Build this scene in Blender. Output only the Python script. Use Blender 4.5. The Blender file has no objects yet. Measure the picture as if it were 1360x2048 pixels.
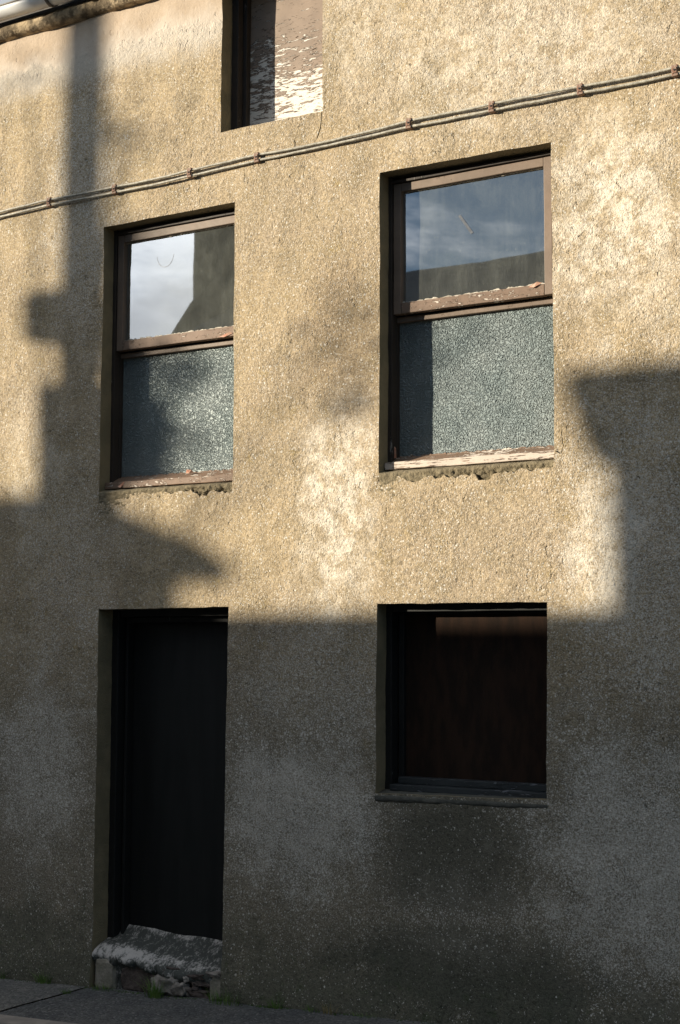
import bpy, bmesh, math, random
import numpy as np
from mathutils import Vector, Matrix, noise as MN
from mathutils.geometry import delaunay_2d_cdt

random.seed(7)
sc = bpy.context.scene
COL = sc.collection

# ------------------------------------------------------------------ camera
cd = bpy.data.cameras.new('camera')
cam = bpy.data.objects.new('camera', cd); COL.objects.link(cam)
cd.sensor_fit = 'VERTICAL'; cd.sensor_height = 36.0; cd.sensor_width = 24.0
cd.lens = 36.0 * 3000 / 2048
cd.clip_start = 0.05; cd.clip_end = 2000
YAW, PITCH, ROLL = math.radians(31.960), math.radians(5.2845), math.radians(0.2343)
F = Vector((-math.sin(YAW) * math.cos(PITCH), math.cos(YAW) * math.cos(PITCH), math.sin(PITCH)))
Rr = F.cross(Vector((0, 0, 1))).normalized(); U = Rr.cross(F)
r2 = Rr * math.cos(ROLL) + U * math.sin(ROLL); u2 = -Rr * math.sin(ROLL) + U * math.cos(ROLL)
cam.matrix_world = Matrix(((r2.x, u2.x, -F.x, 4.16738), (r2.y, u2.y, -F.y, -6.67952), (r2.z, u2.z, -F.z, 1.89255), (0, 0, 0, 1)))
sc.camera = cam

# ------------------------------------------------------------------ light
SUN = Vector((1.30, 1.0, -0.32)).normalized()           # the way the light travels
sl = bpy.data.lights.new('sun', 'SUN'); sl.energy = 4.7; sl.angle = math.radians(0.6); sl.color = (1.0, 0.885, 0.70)
so = bpy.data.objects.new('sun', sl); COL.objects.link(so); so.rotation_euler = SUN.to_track_quat('-Z', 'Y').to_euler()
so.location = (-20, -16, 10)
sc.view_settings.view_transform = 'Standard'; sc.view_settings.look = 'None'; sc.view_settings.gamma = 1
sc.view_settings.exposure = 0.90


class NT:
    """small helper round a node tree"""
    def __init__(s, tree):
        s.t = tree; s.n = tree.nodes; s.l = tree.links

    def put(s, sock, v):
        if v is None: return
        if hasattr(v, 'is_output'): s.l.new(v, sock)
        else: sock.default_value = v if not (isinstance(v, tuple) and len(v) == 3 and sock.type == 'RGBA') else (*v, 1)

    def node(s, typ, ins=None, **props):
        n = s.n.new(typ)
        for k, v in props.items(): setattr(n, k, v)
        for k, v in (ins or {}).items(): s.put(n.inputs[k], v)
        return n

    def math(s, op, a, b=None, c=None, clamp=False):
        n = s.n.new('ShaderNodeMath'); n.operation = op; n.use_clamp = clamp
        for i, v in enumerate((a, b, c)): s.put(n.inputs[i], v)
        return n.outputs[0]

    def vmath(s, op, a, b=None):
        n = s.n.new('ShaderNodeVectorMath'); n.operation = op
        s.put(n.inputs[0], a); s.put(n.inputs[1], b)
        return n.outputs['Value'] if op in ('LENGTH', 'DOT_PRODUCT') else n.outputs[0]

    def ramp(s, v, a, b, lo=0.0, hi=1.0, smooth=True):
        n = s.n.new('ShaderNodeMapRange'); n.interpolation_type = 'SMOOTHSTEP' if smooth else 'LINEAR'
        for k, x in zip(('Value', 'From Min', 'From Max', 'To Min', 'To Max'), (v, a, b, lo, hi)): s.put(n.inputs[k], x)
        return n.outputs[0]

    def mix(s, f, a, b, mode='MIX'):
        n = s.n.new('ShaderNodeMix'); n.data_type = 'RGBA'; n.blend_type = mode
        s.put(n.inputs[0], f); s.put(n.inputs[6], a); s.put(n.inputs[7], b)
        return n.outputs[2]

    def noise(s, vec, scale, detail=3.0, rough=0.55, dist=0.0):
        n = s.node('ShaderNodeTexNoise', {'Vector': vec, 'Scale': scale, 'Detail': detail, 'Roughness': rough, 'Distortion': dist})
        return n.outputs['Fac']

    def voro(s, vec, scale, feature='F1', rnd=1.0):
        n = s.node('ShaderNodeTexVoronoi', {'Vector': vec, 'Scale': scale, 'Randomness': rnd}, feature=feature)
        return n

    def scaled(s, vec, sx, sy, sz, rot=(0, 0, 0)):
        n = s.node('ShaderNodeMapping', {'Vector': vec, 'Scale': (sx, sy, sz), 'Rotation': rot})
        return n.outputs[0]

    def blob(s, sep, cx, cz, rx, rz, wob=None, amp=0.35):
        dx = s.math('DIVIDE', s.math('SUBTRACT', sep.outputs['X'], cx), rx)
        dz = s.math('DIVIDE', s.math('SUBTRACT', sep.outputs['Z'], cz), rz)
        d = s.math('SQRT', s.math('ADD', s.math('MULTIPLY', dx, dx), s.math('MULTIPLY', dz, dz)))
        if wob is not None: d = s.math('ADD', d, s.math('MULTIPLY', s.math('SUBTRACT', wob, 0.5), amp * 6))
        return s.ramp(d, 1.25, 0.35)


# ------------------------------------------------------------------ sky
w = bpy.data.worlds.new('World'); sc.world = w; w.use_nodes = True
T = NT(w.node_tree); T.n.clear()
sky = T.node('ShaderNodeTexSky', sky_type='NISHITA', sun_disc=False)
sky.sun_elevation = math.asin(-SUN.z); sky.sun_rotation = math.atan2(-SUN.x, -SUN.y)
sky.air_density = 1.1; sky.dust_density = 0.3; sky.ozone_density = 3.5
geo = T.node('ShaderNodeTexCoord')
dirv = T.vmath('NORMALIZE', geo.outputs['Generated'])
flat = T.scaled(dirv, 1, 1, 2.6)
cn = T.noise(flat, 4.2, 6, 0.6, 0.4)
tosun = T.vmath('DOT_PRODUCT', dirv, tuple(-SUN))
bank = T.ramp(tosun, 0.905, 0.965)                        # the bank of cloud the sun stands in
high = T.ramp(T.node('ShaderNodeSeparateXYZ', {'Vector': dirv}).outputs['Z'], 0.38, 0.75, 0.0, 0.22)   # unseen high cloud overhead, added to make the shade paler and less blue
bank2 = T.ramp(T.vmath('DOT_PRODUCT', dirv, (-0.65, 0.63, 0.42)), 0.86, 0.96, 0.0, 0.30)     # white cloud above the roof
cm = T.ramp(T.math('ADD', T.math('ADD', cn, bank2), T.math('ADD', T.math('MULTIPLY', bank, 0.20), high)), 0.55, 0.80)
puff = T.noise(flat, 6.5, 4, 0.5, 0.3)
lum = T.math('MULTIPLY', T.ramp(tosun, 0.80, 0.98, 8.0, 24.0), T.ramp(puff, 0.38, 0.60, 0.72, 1.25))
cloud = T.mix(1.0, (0.93, 0.965, 1.0), T.node('ShaderNodeCombineXYZ', {'X': lum, 'Y': lum, 'Z': lum}).outputs[0], 'MULTIPLY')
skyc = T.mix(cm, sky.outputs[0], cloud)
bg = T.node('ShaderNodeBackground', {'Color': skyc, 'Strength': 0.055})
T.l.new(bg.outputs[0], T.node('ShaderNodeOutputWorld').inputs[0])


# ------------------------------------------------------------------ helpers for objects
def tag(o, label=None, cat=None, group=None, kind=None):
    for k, v in (('label', label), ('category', cat), ('group', group), ('kind', kind)):
        if v: o[k] = v
    return o


def empty(name, loc, label, cat, group=None):
    o = bpy.data.objects.new(name, None); COL.objects.link(o); o.location = loc; o.empty_display_size = 0.1
    return tag(o, label, cat, group)


def link_mesh(name, verts, faces, mat, parent=None, smooth=False, loc=(0, 0, 0)):
    me = bpy.data.meshes.new(name); me.from_pydata([tuple(v) for v in verts], [], faces); me.update()
    bm = bmesh.new(); bm.from_mesh(me); bmesh.ops.recalc_face_normals(bm, faces=bm.faces); bm.to_mesh(me); bm.free()
    for p in me.polygons: p.use_smooth = smooth
    o = bpy.data.objects.new(name, me); COL.objects.link(o)
    for m in (mat if isinstance(mat, list) else [mat]): me.materials.append(m)
    o.location = loc
    if parent: o.parent = parent
    return o


class MB:
    """collects shapes into one mesh"""
    def __init__(s): s.v = []; s.f = []

    def add(s, vs, fs):
        b = len(s.v); s.v += [tuple(v) for v in vs]; s.f += [tuple(i + b for i in f) for f in fs]; return s

    def box(s, x0, x1, y0, y1, z0, z1):
        vs = [(x, y, z) for x in (x0, x1) for y in (y0, y1) for z in (z0, z1)]
        return s.add(vs, [(0, 1, 3, 2), (4, 6, 7, 5), (0, 4, 5, 1), (2, 3, 7, 6), (0, 2, 6, 4), (1, 5, 7, 3)])

    def wood(s, x0, x1, y0, y1, z0, z1, j=0.0015, step=0.06):
        """a long board cut in short lengths with slightly wandering faces"""
        dx, dz = x1 - x0, z1 - z0
        n = max(2, int(max(dx, dz) / step)); rings = []
        ph = random.random() * 50
        for i in range(n + 1):
            t = i / n
            q = [MN.noise(Vector((ph + k * 7.7, t * max(dx, dz) * 6, 0))) * j for k in range(4)]
            if dx >= dz:
                x = x0 + t * dx
                rings.append([(x, y0 + q[0], z0 + q[1]), (x, y1, z0 + q[1]), (x, y1, z1 + q[2]), (x, y0 + q[3], z1 + q[2])])
            else:
                z = z0 + t * dz
                rings.append([(x0 + q[1], y0 + q[0], z), (x1 + q[2], y0 + q[3], z), (x1 + q[2], y1, z), (x0 + q[1], y1, z)])
        vs = [v for r in rings for v in r]; fs = []
        for i in range(n):
            for k in range(4):
                a, b = i * 4 + k, i * 4 + (k + 1) % 4
                fs.append((a, b, b + 4, a + 4))
        fs += [(0, 1, 2, 3), tuple(n * 4 + k for k in (3, 2, 1, 0))]
        return s.add(vs, fs)

    def tube(s, pts, rad, seg=10):
        pts = [Vector(p) for p in pts]; n = len(pts); rs = rad if isinstance(rad, (list, tuple)) else [rad] * n
        vs = []; fs = []; ref = Vector((0, 0, 1))
        for i, p in enumerate(pts):
            d = (pts[min(i + 1, n - 1)] - pts[max(i - 1, 0)]).normalized()
            a = d.cross(ref if abs(d.dot(ref)) < 0.95 else Vector((0, 1, 0))).normalized(); b = d.cross(a)
            for k in range(seg):
                t = 2 * math.pi * k / seg; vs.append(p + a * (math.cos(t) * rs[i]) + b * (math.sin(t) * rs[i]))
        for i in range(n - 1):
            for k in range(seg):
                q, r = i * seg + k, i * seg + (k + 1) % seg
                fs.append((q, r, r + seg, q + seg))
        fs += [tuple(range(seg))[::-1], tuple((n - 1) * seg + k for k in range(seg))]
        return s.add(vs, fs)

    def prism(s, poly, y0, y1, lift=0.0):
        """outline in (x, z) run from y0 back to y1, rising by lift on the way"""
        n = len(poly)
        vs = [(x, y0, z) for x, z in poly] + [(x, y1, z + (lift if z > 1 else 0)) for x, z in poly]
        fs = [tuple(range(n)), tuple(range(2 * n - 1, n - 1, -1))] + [(i, (i + 1) % n, (i + 1) % n + n, i + n) for i in range(n)]
        return s.add(vs, fs)

    def build(s, name, mat, parent=None, bevel=0.0, smooth=False):
        o = link_mesh(name, s.v, s.f, mat, parent, smooth)
        if bevel:
            m = o.modifiers.new('bevel', 'BEVEL'); m.width = bevel; m.segments = 2; m.limit_method = 'ANGLE'; m.angle_limit = math.radians(50)
        return o


def material(name):
    m = bpy.data.materials.new(name); m.use_nodes = True
    t = NT(m.node_tree); t.n.clear()
    t.tc = t.node('ShaderNodeTexCoord'); t.P = t.tc.outputs['Object']
    t.sep = t.node('ShaderNodeSeparateXYZ', {'Vector': t.P})
    return m, t


def finish(t, col, rough=0.85, height=None, dist=0.004, strength=1.0, spec=0.3):
    ins = {'Base Color': col, 'Roughness': rough, 'Specular IOR Level': spec}
    p = t.node('ShaderNodeBsdfPrincipled', ins)
    if height is not None:
        b = t.node('ShaderNodeBump', {'Height': height, 'Distance': dist, 'Strength': strength})
        t.l.new(b.outputs[0], p.inputs['Normal'])
    t.l.new(p.outputs[0], t.node('ShaderNodeOutputMaterial').inputs[0])
    return p


M = {}

# ---- roughcast render of the house wall
def wall_material():
    m, t = material('roughcast'); P = t.P; z = t.sep.outputs['Z']; x = t.sep.outputs['X']
    big = t.noise(P, 1.1, 5, 0.6); mid = t.noise(P, 4.5, 6, 0.62); small = t.noise(P, 16, 5, 0.6)
    grain = t.noise(P, 125, 3, 0.65); lump = t.noise(P, 52, 3, 0.6)
    vo = t.voro(P, 135); cell = t.node('ShaderNodeSeparateColor', {'Color': vo.outputs['Color']})
    # smooth cream band under the eaves (old patch of trowelled cement)
    zb = t.math('ADD', z, t.math('MULTIPLY', t.math('SUBTRACT', mid, 0.5), 0.35))
    lefty = t.ramp(x, -0.2, -1.0)
    band = t.math('MULTIPLY', t.ramp(zb, 5.46, 5.54), lefty)
    wash = t.math('MULTIPLY', t.math('MULTIPLY', t.ramp(zb, 5.26, 5.46), t.ramp(zb, 5.66, 5.46)), lefty)
    # pale patches of worn lime wash
    pale = None
    for cx, cz, rx, rz, k in ((-0.03, 2.68, 0.26, 0.62, 0.9), (0.05, 2.35, 0.2, 0.25, 0.5), (1.55, 4.00, 0.40, 0.55, 0.85), (1.50, 2.38, 0.2, 0.33, 0.9), (1.78, 3.62, 0.3, 0.3, 0.4),
                              (1.0, 4.95, 0.9, 0.45, 0.55), (0.15, 5.2, 0.35, 0.4, 0.35), (-2.2, 3.05, 0.25, 0.5, 0.3)):
        b = t.math('MULTIPLY', t.blob(t.sep, cx, cz, rx, rz, mid), k)
        pale = b if pale is None else t.math('MAXIMUM', pale, b)
    worn = None                                           # where white grit of the render shows
    for cx, cz, rx, rz, k in ((-0.25, 1.05, 0.55, 0.45, 1.0), (1.62, 0.95, 0.62, 0.62, 1.0), (-2.1, 1.25, 0.4, 0.6, 0.75), (1.7, 2.4, 0.5, 0.9, 0.7), (-0.1, 1.7, 0.6, 0.5, 0.45), (-1.85, 4.6, 0.3, 0.9, 0.7), (-1.95, 2.4, 0.45, 0.7, 0.45), (0.75, 0.6, 0.5, 0.3, 0.35)):
        b = t.math('MULTIPLY', t.blob(t.sep, cx, cz, rx, rz, mid), k)
        worn = b if worn is None else t.math('MAXIMUM', worn, b)
    col = t.mix(t.ramp(big, 0.35, 0.65), (0.425, 0.336, 0.215), (0.405, 0.326, 0.230))
    col = t.mix(t.ramp(mid, 0.42, 0.7), col, (0.335, 0.265, 0.165))
    col = t.mix(t.math('MULTIPLY', t.ramp(small, 0.5, 0.68), 0.45), col, (0.50, 0.40, 0.26))
    runs = t.noise(t.scaled(P, 1, 1, 0.09), 13, 4, 0.6)                     # rain runs
    col = t.mix(t.math('MULTIPLY', t.ramp(runs, 0.50, 0.68), 0.30), col, (0.25, 0.20, 0.13))
    col = t.mix(t.math('MULTIPLY', t.ramp(t.noise(P, 2.6, 6, 0.68), 0.48, 0.66), 0.35), col, (0.30, 0.245, 0.16))
    yel = t.math('MULTIPLY', t.ramp(t.noise(P, 9, 4, 0.7), 0.60, 0.72), 0.4)
    col = t.mix(yel, col, (0.40, 0.29, 0.10))
    col = t.mix(t.math('MULTIPLY', pale, t.ramp(t.noise(P, 11, 6, 0.68), 0.40, 0.58, 0.15, 1.0)), col, (0.72, 0.65, 0.54))
    brown = t.math('MULTIPLY', t.blob(t.sep, 0.0, 3.55, 0.30, 0.55, mid, 0.3), 0.45)  # brown stain, with some soft cast shade painted into the wall colour
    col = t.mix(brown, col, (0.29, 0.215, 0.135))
    # darker, greyer lower storey and damp foot
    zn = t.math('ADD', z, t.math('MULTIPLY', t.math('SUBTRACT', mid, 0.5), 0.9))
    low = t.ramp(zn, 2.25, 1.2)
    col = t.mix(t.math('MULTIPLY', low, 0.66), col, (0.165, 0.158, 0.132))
    sill_run = t.blob(t.sep, 0.66, 0.86, 0.52, 0.42, mid, 0.22)
    run2 = t.blob(t.sep, 0.75, 0.35, 0.75, 0.32, mid, 0.25)
    stain = t.math('MAXIMUM', sill_run, run2)
    col = t.mix(t.math('MULTIPLY', stain, 0.66), col, (0.075, 0.078, 0.062))
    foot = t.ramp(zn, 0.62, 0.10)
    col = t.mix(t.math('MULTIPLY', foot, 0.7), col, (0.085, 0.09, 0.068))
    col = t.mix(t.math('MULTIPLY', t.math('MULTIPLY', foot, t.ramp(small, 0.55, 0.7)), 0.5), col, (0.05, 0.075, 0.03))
    # grit: every stone its own tone, some of them white where the wash has gone
    tone = t.ramp(cell.outputs[0], 0, 1, 0.82, 1.20, False)
    tv = t.node('ShaderNodeCombineXYZ', {'X': tone, 'Y': tone, 'Z': tone}).outputs[0]
    col = t.mix(t.math('SUBTRACT', 1.0, band), col, tv, 'MULTIPLY') if False else t.mix(0.85, col, t.mix(1.0, col, tv, 'MULTIPLY'))
    cav = t.ramp(t.math('ADD', t.math('MULTIPLY', grain, 0.6), t.math('MULTIPLY', lump, 0.4)), 0.36, 0.56, 0.60, 1.06)
    cv = t.node('ShaderNodeCombineXYZ', {'X': cav, 'Y': cav, 'Z': cav}).outputs[0]
    col = t.mix(1.0, col, cv, 'MULTIPLY')
    col = t.mix(t.math('MULTIPLY', t.math('MULTIPLY', worn, low), t.ramp(t.noise(P, 8, 6, 0.7), 0.42, 0.62, 0.1, 0.55)), col, (0.41, 0.37, 0.31))
    dens = t.math('ADD', t.math('MULTIPLY', worn, 0.50), t.math('ADD', t.math('MULTIPLY', t.ramp(mid, 0.5, 0.75), 0.12), 0.085))
    dens = t.math('MULTIPLY', dens, t.ramp(foot, 0.2, 0.9, 1.0, 0.25))
    dens = t.math('MULTIPLY', dens, t.ramp(stain, 0.2, 0.9, 1.0, 0.22))
    Pw = t.vmath('ADD', P, t.vmath('MULTIPLY', t.node('ShaderNodeTexNoise', {'Vector': P, 'Scale': 160.0, 'Detail': 1.0}).outputs['Color'], (0.006, 0.006, 0.006)))
    va = t.voro(Pw, 92); ca = t.node('ShaderNodeSeparateColor', {'Color': va.outputs['Color']})
    vb = t.voro(Pw, 210); cb_ = t.node('ShaderNodeSeparateColor', {'Color': vb.outputs['Color']})
    s1 = t.math('MULTIPLY', t.math('LESS_THAN', ca.outputs[1], t.math('MULTIPLY', dens, 0.75)), t.math('LESS_THAN', va.outputs['Distance'], t.math('MULTIPLY', ca.outputs[2], 0.55)))
    s2 = t.math('MULTIPLY', t.math('LESS_THAN', cb_.outputs[1], t.math('MULTIPLY', dens, 1.25)), t.ramp(cb_.outputs[2], 0, 1, 0.25, 0.9, False))
    spk = t.math('MAXIMUM', s1, s2)
    col = t.mix(t.math('MULTIPLY', spk, 0.85), col, (0.66, 0.63, 0.57))
    ban = t.mix(t.ramp(mid, 0.35, 0.65), (0.52, 0.42, 0.325), (0.46, 0.365, 0.275))
    col = t.mix(t.math('MULTIPLY', band, 0.9), col, ban)
    col = t.mix(t.math('MULTIPLY', wash, 0.62), col, (0.62, 0.575, 0.515))
    # relief
    pv = t.scaled(P, 1, 1, 0.55, (0, 0.5, 0))
    pits = t.ramp(t.noise(pv, 46, 2, 0.55), 0.37, 0.29)
    pits = t.math('MULTIPLY', pits, t.ramp(t.noise(P, 3.2, 3, 0.6), 0.46, 0.62, 0.15, 1.0))
    h = t.math('ADD', t.math('MULTIPLY', grain, 0.50), t.math('MULTIPLY', lump, 0.55))
    h = t.math('ADD', h, t.math('MULTIPLY', t.math('SUBTRACT', 1.0, vo.outputs['Distance']), 0.18))
    h = t.math('ADD', h, t.math('MULTIPLY', small, 0.8))
    h = t.math('SUBTRACT', h, t.math('MULTIPLY', pits, 1.25))
    h = t.math('MULTIPLY', h, t.ramp(t.noise(P, 2.2, 4, 0.6), 0.35, 0.65, 0.55, 1.15))
    h = t.math('MULTIPLY', h, t.ramp(band, 0, 1, 1.0, 0.45))
    h = t.math('MULTIPLY', h, t.ramp(z, 0.4, 2.4, 0.6, 1.0))
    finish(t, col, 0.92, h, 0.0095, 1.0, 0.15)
    return m


def simple(name, c1, c2, scale, rough=0.8, bump=0.0, bscale=60, stretch=None, spec=0.3, lo=0.35, hi=0.65):
    m, t = material(name); P = t.P if not stretch else t.scaled(t.P, *stretch)
    n = t.noise(P, scale, 5, 0.6)
    col = t.mix(t.ramp(n, lo, hi), c1, c2)
    h = t.noise(P, bscale, 4, 0.6) if bump else None
    finish(t, col, rough, h, bump, 1.0, spec)
    return m


def peel(name, paint, under, wood, amount, stretch, scale, zlo=None, zhi=None, rough=0.6, rot=(0, 0, 0), dark_edge=0.6):
    """old paint: flakes of the top coat missing over a pale undercoat and bare wood"""
    m, t = material(name); P = t.scaled(t.P, *stretch, rot)
    n = t.noise(P, scale, 6, 0.62, 0.6); fine = t.noise(P, scale * 3.1, 4, 0.6, 0.4)
    v = t.math('ADD', t.math('MULTIPLY', n, 0.72), t.math('MULTIPLY', fine, 0.28))
    broad = t.noise(t.P, 3.0, 3, 0.5)
    v = t.math('ADD', v, t.math('MULTIPLY', t.math('SUBTRACT', broad, 0.5), 0.30))
    if zlo is not None: v = t.math('ADD', v, t.ramp(t.sep.outputs['Z'], zlo, zhi, 0.04, -0.22, False))
    thr = 1.0 - amount
    mask = t.ramp(v, thr - 0.012, thr + 0.012)
    edge = t.math('MULTIPLY', t.ramp(v, thr - 0.035, thr - 0.01), t.math('SUBTRACT', 1.0, mask))
    bare = t.ramp(t.noise(P, scale * 1.7, 4, 0.6), 0.56, 0.64)
    und = t.mix(bare, under, wood)
    tint = t.mix(t.ramp(t.noise(t.P, 7, 4, 0.6), 0.3, 0.7), paint, tuple(c * 0.78 for c in paint))
    col = t.mix(mask, tint, und)
    col = t.mix(t.math('MULTIPLY', edge, dark_edge), col, tuple(c * 0.35 for c in paint))
    h = t.math('ADD', t.math('MULTIPLY', mask, -1.0), t.math('MULTIPLY', fine, 0.35))
    h = t.math('ADD', h, t.math('MULTIPLY', edge, 0.8))
    finish(t, col, rough, h, 0.0022, 1.0, 0.3)
    return m


def clear_glass():
    m, t = material('dirty_glass'); P = t.P
    vert = t.scaled(P, 1, 1, 0.12)
    streak = t.noise(vert, 34, 4, 0.6); film = t.noise(P, 5, 5, 0.6); spots = t.voro(P, 60)
    cell = t.node('ShaderNodeSeparateColor', {'Color': spots.outputs['Color']})
    spk = t.math('MULTIPLY', t.math('LESS_THAN', cell.outputs[0], 0.05), t.ramp(spots.outputs['Distance'], 0.22, 0.10))
    hi_ = t.noise(P, 170, 2, 0.5)
    dust = t.math('ADD', t.ramp(film, 0.3, 0.75, 0.11, 0.23), t.ramp(streak, 0.45, 0.75, 0.0, 0.05))
    dust = t.math('MULTIPLY', dust, t.ramp(hi_, 0.3, 0.7, 0.8, 1.2))
    dust = t.math('ADD', dust, t.math('MULTIPLY', spk, 0.35), clamp=True)
    bump = t.node('ShaderNodeBump', {'Height': t.noise(P, 2.2, 2, 0.5), 'Distance': 0.0012, 'Strength': 0.25})
    tr = t.node('ShaderNodeBsdfTransparent', {'Color': (0.80, 0.86, 0.84)})
    gl = t.node('ShaderNodeBsdfGlossy', {'Color': (0.95, 0.97, 1.0), 'Roughness': 0.015, 'Normal': bump.outputs[0]})
    fr = t.node('ShaderNodeFresnel', {'IOR': 3.3})
    df = t.node('ShaderNodeBsdfDiffuse', {'Color': (0.50, 0.52, 0.46), 'Roughness': 0.3})
    a = t.node('ShaderNodeMixShader', {0: dust}); t.l.new(tr.outputs[0], a.inputs[1]); t.l.new(df.outputs[0], a.inputs[2])
    b = t.node('ShaderNodeMixShader', {0: t.math('MULTIPLY', fr.outputs[0], 1.0)}); t.l.new(a.outputs[0], b.inputs[1]); t.l.new(gl.outputs[0], b.inputs[2])
    t.l.new(b.outputs[0], t.node('ShaderNodeOutputMaterial').inputs[0])
    return m


def frosted_glass():
    m, t = material('pebbled_glass'); P = t.P
    n = t.noise(P, 70, 1.0, 0.4, 0.5)
    ridge = t.math('SUBTRACT', 1.0, t.math('MULTIPLY', t.math('ABSOLUTE', t.math('SUBTRACT', n, 0.5)), 7.0), clamp=True)
    ridge = t.ramp(ridge, 0.05, 0.95)
    bump = t.node('ShaderNodeBump', {'Height': t.math('SUBTRACT', 1.0, ridge), 'Distance': 0.0145, 'Strength': 1.0})
    film = t.noise(P, 4, 4, 0.6)
    col = t.mix(t.ramp(film, 0.3, 0.7), (0.23, 0.285, 0.295), (0.32, 0.37, 0.375))
    df = t.node('ShaderNodeBsdfDiffuse', {'Color': col, 'Normal': bump.outputs[0]})
    gl = t.node('ShaderNodeBsdfGlossy', {'Color': (0.92, 1.0, 0.98), 'Roughness': 0.36, 'Normal': bump.outputs[0]})
    p = t.node('ShaderNodeMixShader', {0: 0.05}); t.l.new(df.outputs[0], p.inputs[1]); t.l.new(gl.outputs[0], p.inputs[2])
    tr = t.node('ShaderNodeBsdfTransparent', {'Color': (0.55, 0.62, 0.60)})
    mx = t.node('ShaderNodeMixShader', {0: 0.82}); t.l.new(tr.outputs[0], mx.inputs[1]); t.l.new(p.outputs[0], mx.inputs[2])
    t.l.new(mx.outputs[0], t.node('ShaderNodeOutputMaterial').inputs[0])
    return m


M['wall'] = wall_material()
M['reveal'] = simple('reveal_render', (0.25, 0.205, 0.125), (0.19, 0.16, 0.10), 7, 0.92, 0.004, 120)
M['concrete'] = simple('broken_concrete', (0.24, 0.20, 0.13), (0.15, 0.125, 0.08), 22, 0.95, 0.010, 70)
M['damp_sill'] = simple('damp_sill', (0.11, 0.108, 0.092), (0.07, 0.07, 0.06), 14, 0.9, 0.006, 90)
M['ledge'] = simple('wallhead_mortar', (0.45, 0.35, 0.225), (0.13, 0.10, 0.065), 9, 0.95, 0.012, 45, lo=0.42, hi=0.60)
M['brown'] = peel('brown_paint', (0.205, 0.150, 0.112), (0.55, 0.50, 0.44), (0.20, 0.15, 0.11), 0.30, (1.0, 1, 2.5), 14, rough=0.5)
M['dark_brown'] = peel('dark_frame_paint', (0.045, 0.036, 0.030), (0.26, 0.25, 0.24), (0.09, 0.075, 0.06), 0.36, (3.5, 1, 0.5), 16, rough=0.6)
M['peeling'] = peel('flaking_rail_paint', (0.225, 0.150, 0.105), (0.66, 0.58, 0.50), (0.25, 0.17, 0.12), 0.40, (0.6, 1, 2.0), 30, rough=0.6)
M['bare'] = peel('worn_sill_paint', (0.22, 0.155, 0.115), (0.56, 0.48, 0.41), (0.28, 0.21, 0.16), 0.54, (0.35, 1, 3.0), 22, rough=0.65)
M['board'] = peel('flaking_board_paint', (0.285, 0.215, 0.165), (0.72, 0.67, 0.60), (0.45, 0.38, 0.31), 0.555, (1.0, 1, 5.0), 12.0, 4.80, 5.80, rough=0.6, rot=(0, 0.30, 0), dark_edge=0.75)
M['putty'] = simple('old_putty', (0.60, 0.56, 0.48), (0.38, 0.34, 0.28), 30, 0.8, 0.003, 90)
M['shutter'] = simple('dark_shutter_paint', (0.034, 0.020, 0.014), (0.020, 0.014, 0.011), 9, 0.8, 0.0012, 60, (2.2, 1, 0.6), spec=0.08)
M['door'] = simple('black_door_paint', (0.0045, 0.0058, 0.0060), (0.008, 0.0095, 0.0095), 4, 0.6, 0.0008, 30, (3, 1, 0.4))
M['door_frame'] = peel('black_frame_paint', (0.013, 0.014, 0.014), (0.16, 0.17, 0.17), (0.05, 0.048, 0.045), 0.33, (4, 1, 0.4), 15, rough=0.6)
M['grey_rail'] = peel('grey_rail_paint', (0.038, 0.044, 0.047), (0.20, 0.21, 0.23), (0.06, 0.06, 0.06), 0.40, (0.5, 1, 3), 16)
M['glass'] = clear_glass(); M['frosted'] = frosted_glass()
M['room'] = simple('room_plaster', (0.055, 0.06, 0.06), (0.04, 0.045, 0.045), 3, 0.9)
M['curtain'] = simple('faded_board', (0.11, 0.13, 0.16), (0.08, 0.10, 0.125), 5, 0.9, stretch=(4, 1, 0.5))
M['tape'] = simple('old_tape', (0.11, 0.125, 0.15), (0.07, 0.08, 0.10), 30, 0.6)
M['cable'] = simple('lead_cable', (0.44, 0.415, 0.345), (0.25, 0.23, 0.185), 40, 0.55, 0.002, 90, spec=0.5)
M['clip'] = simple('rusty_clip', (0.20, 0.095, 0.06), (0.30, 0.23, 0.18), 60, 0.7, 0.002, 160)
M['nail'] = simple('nail_iron', (0.03, 0.025, 0.022), (0.05, 0.035, 0.03), 60, 0.6)
M['gutter'] = simple('white_gutter', (0.80, 0.80, 0.80), (0.70, 0.70, 0.69), 6, 0.35, stretch=(0.4, 1, 1), spec=0.5)
M['bracket'] = simple('gutter_bracket_paint', (0.10, 0.09, 0.085), (0.16, 0.13, 0.11), 20, 0.6)
M['fascia'] = simple('fascia_paint', (0.06, 0.055, 0.05), (0.09, 0.08, 0.07), 9, 0.7)
M['slate'] = simple('roof_slate', (0.060, 0.064, 0.068), (0.10, 0.10, 0.10), 5, 0.7, 0.01, 10)
M['stone'] = simple('rubble_stone', (0.16, 0.14, 0.12), (0.32, 0.29, 0.26), 16, 0.95, 0.012, 45)
M['render_grey'] = simple('grey_render', (0.20, 0.185, 0.145), (0.30, 0.275, 0.23), 14, 0.95, 0.008, 70)
M['stone_dark'] = simple('dark_rubble_stone', (0.07, 0.055, 0.048), (0.12, 0.095, 0.085), 20, 0.95, 0.012, 45)
M['tar'] = simple('kerb_stone', (0.22, 0.20, 0.18), (0.30, 0.27, 0.24), 8, 0.9, 0.004, 70)


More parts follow.
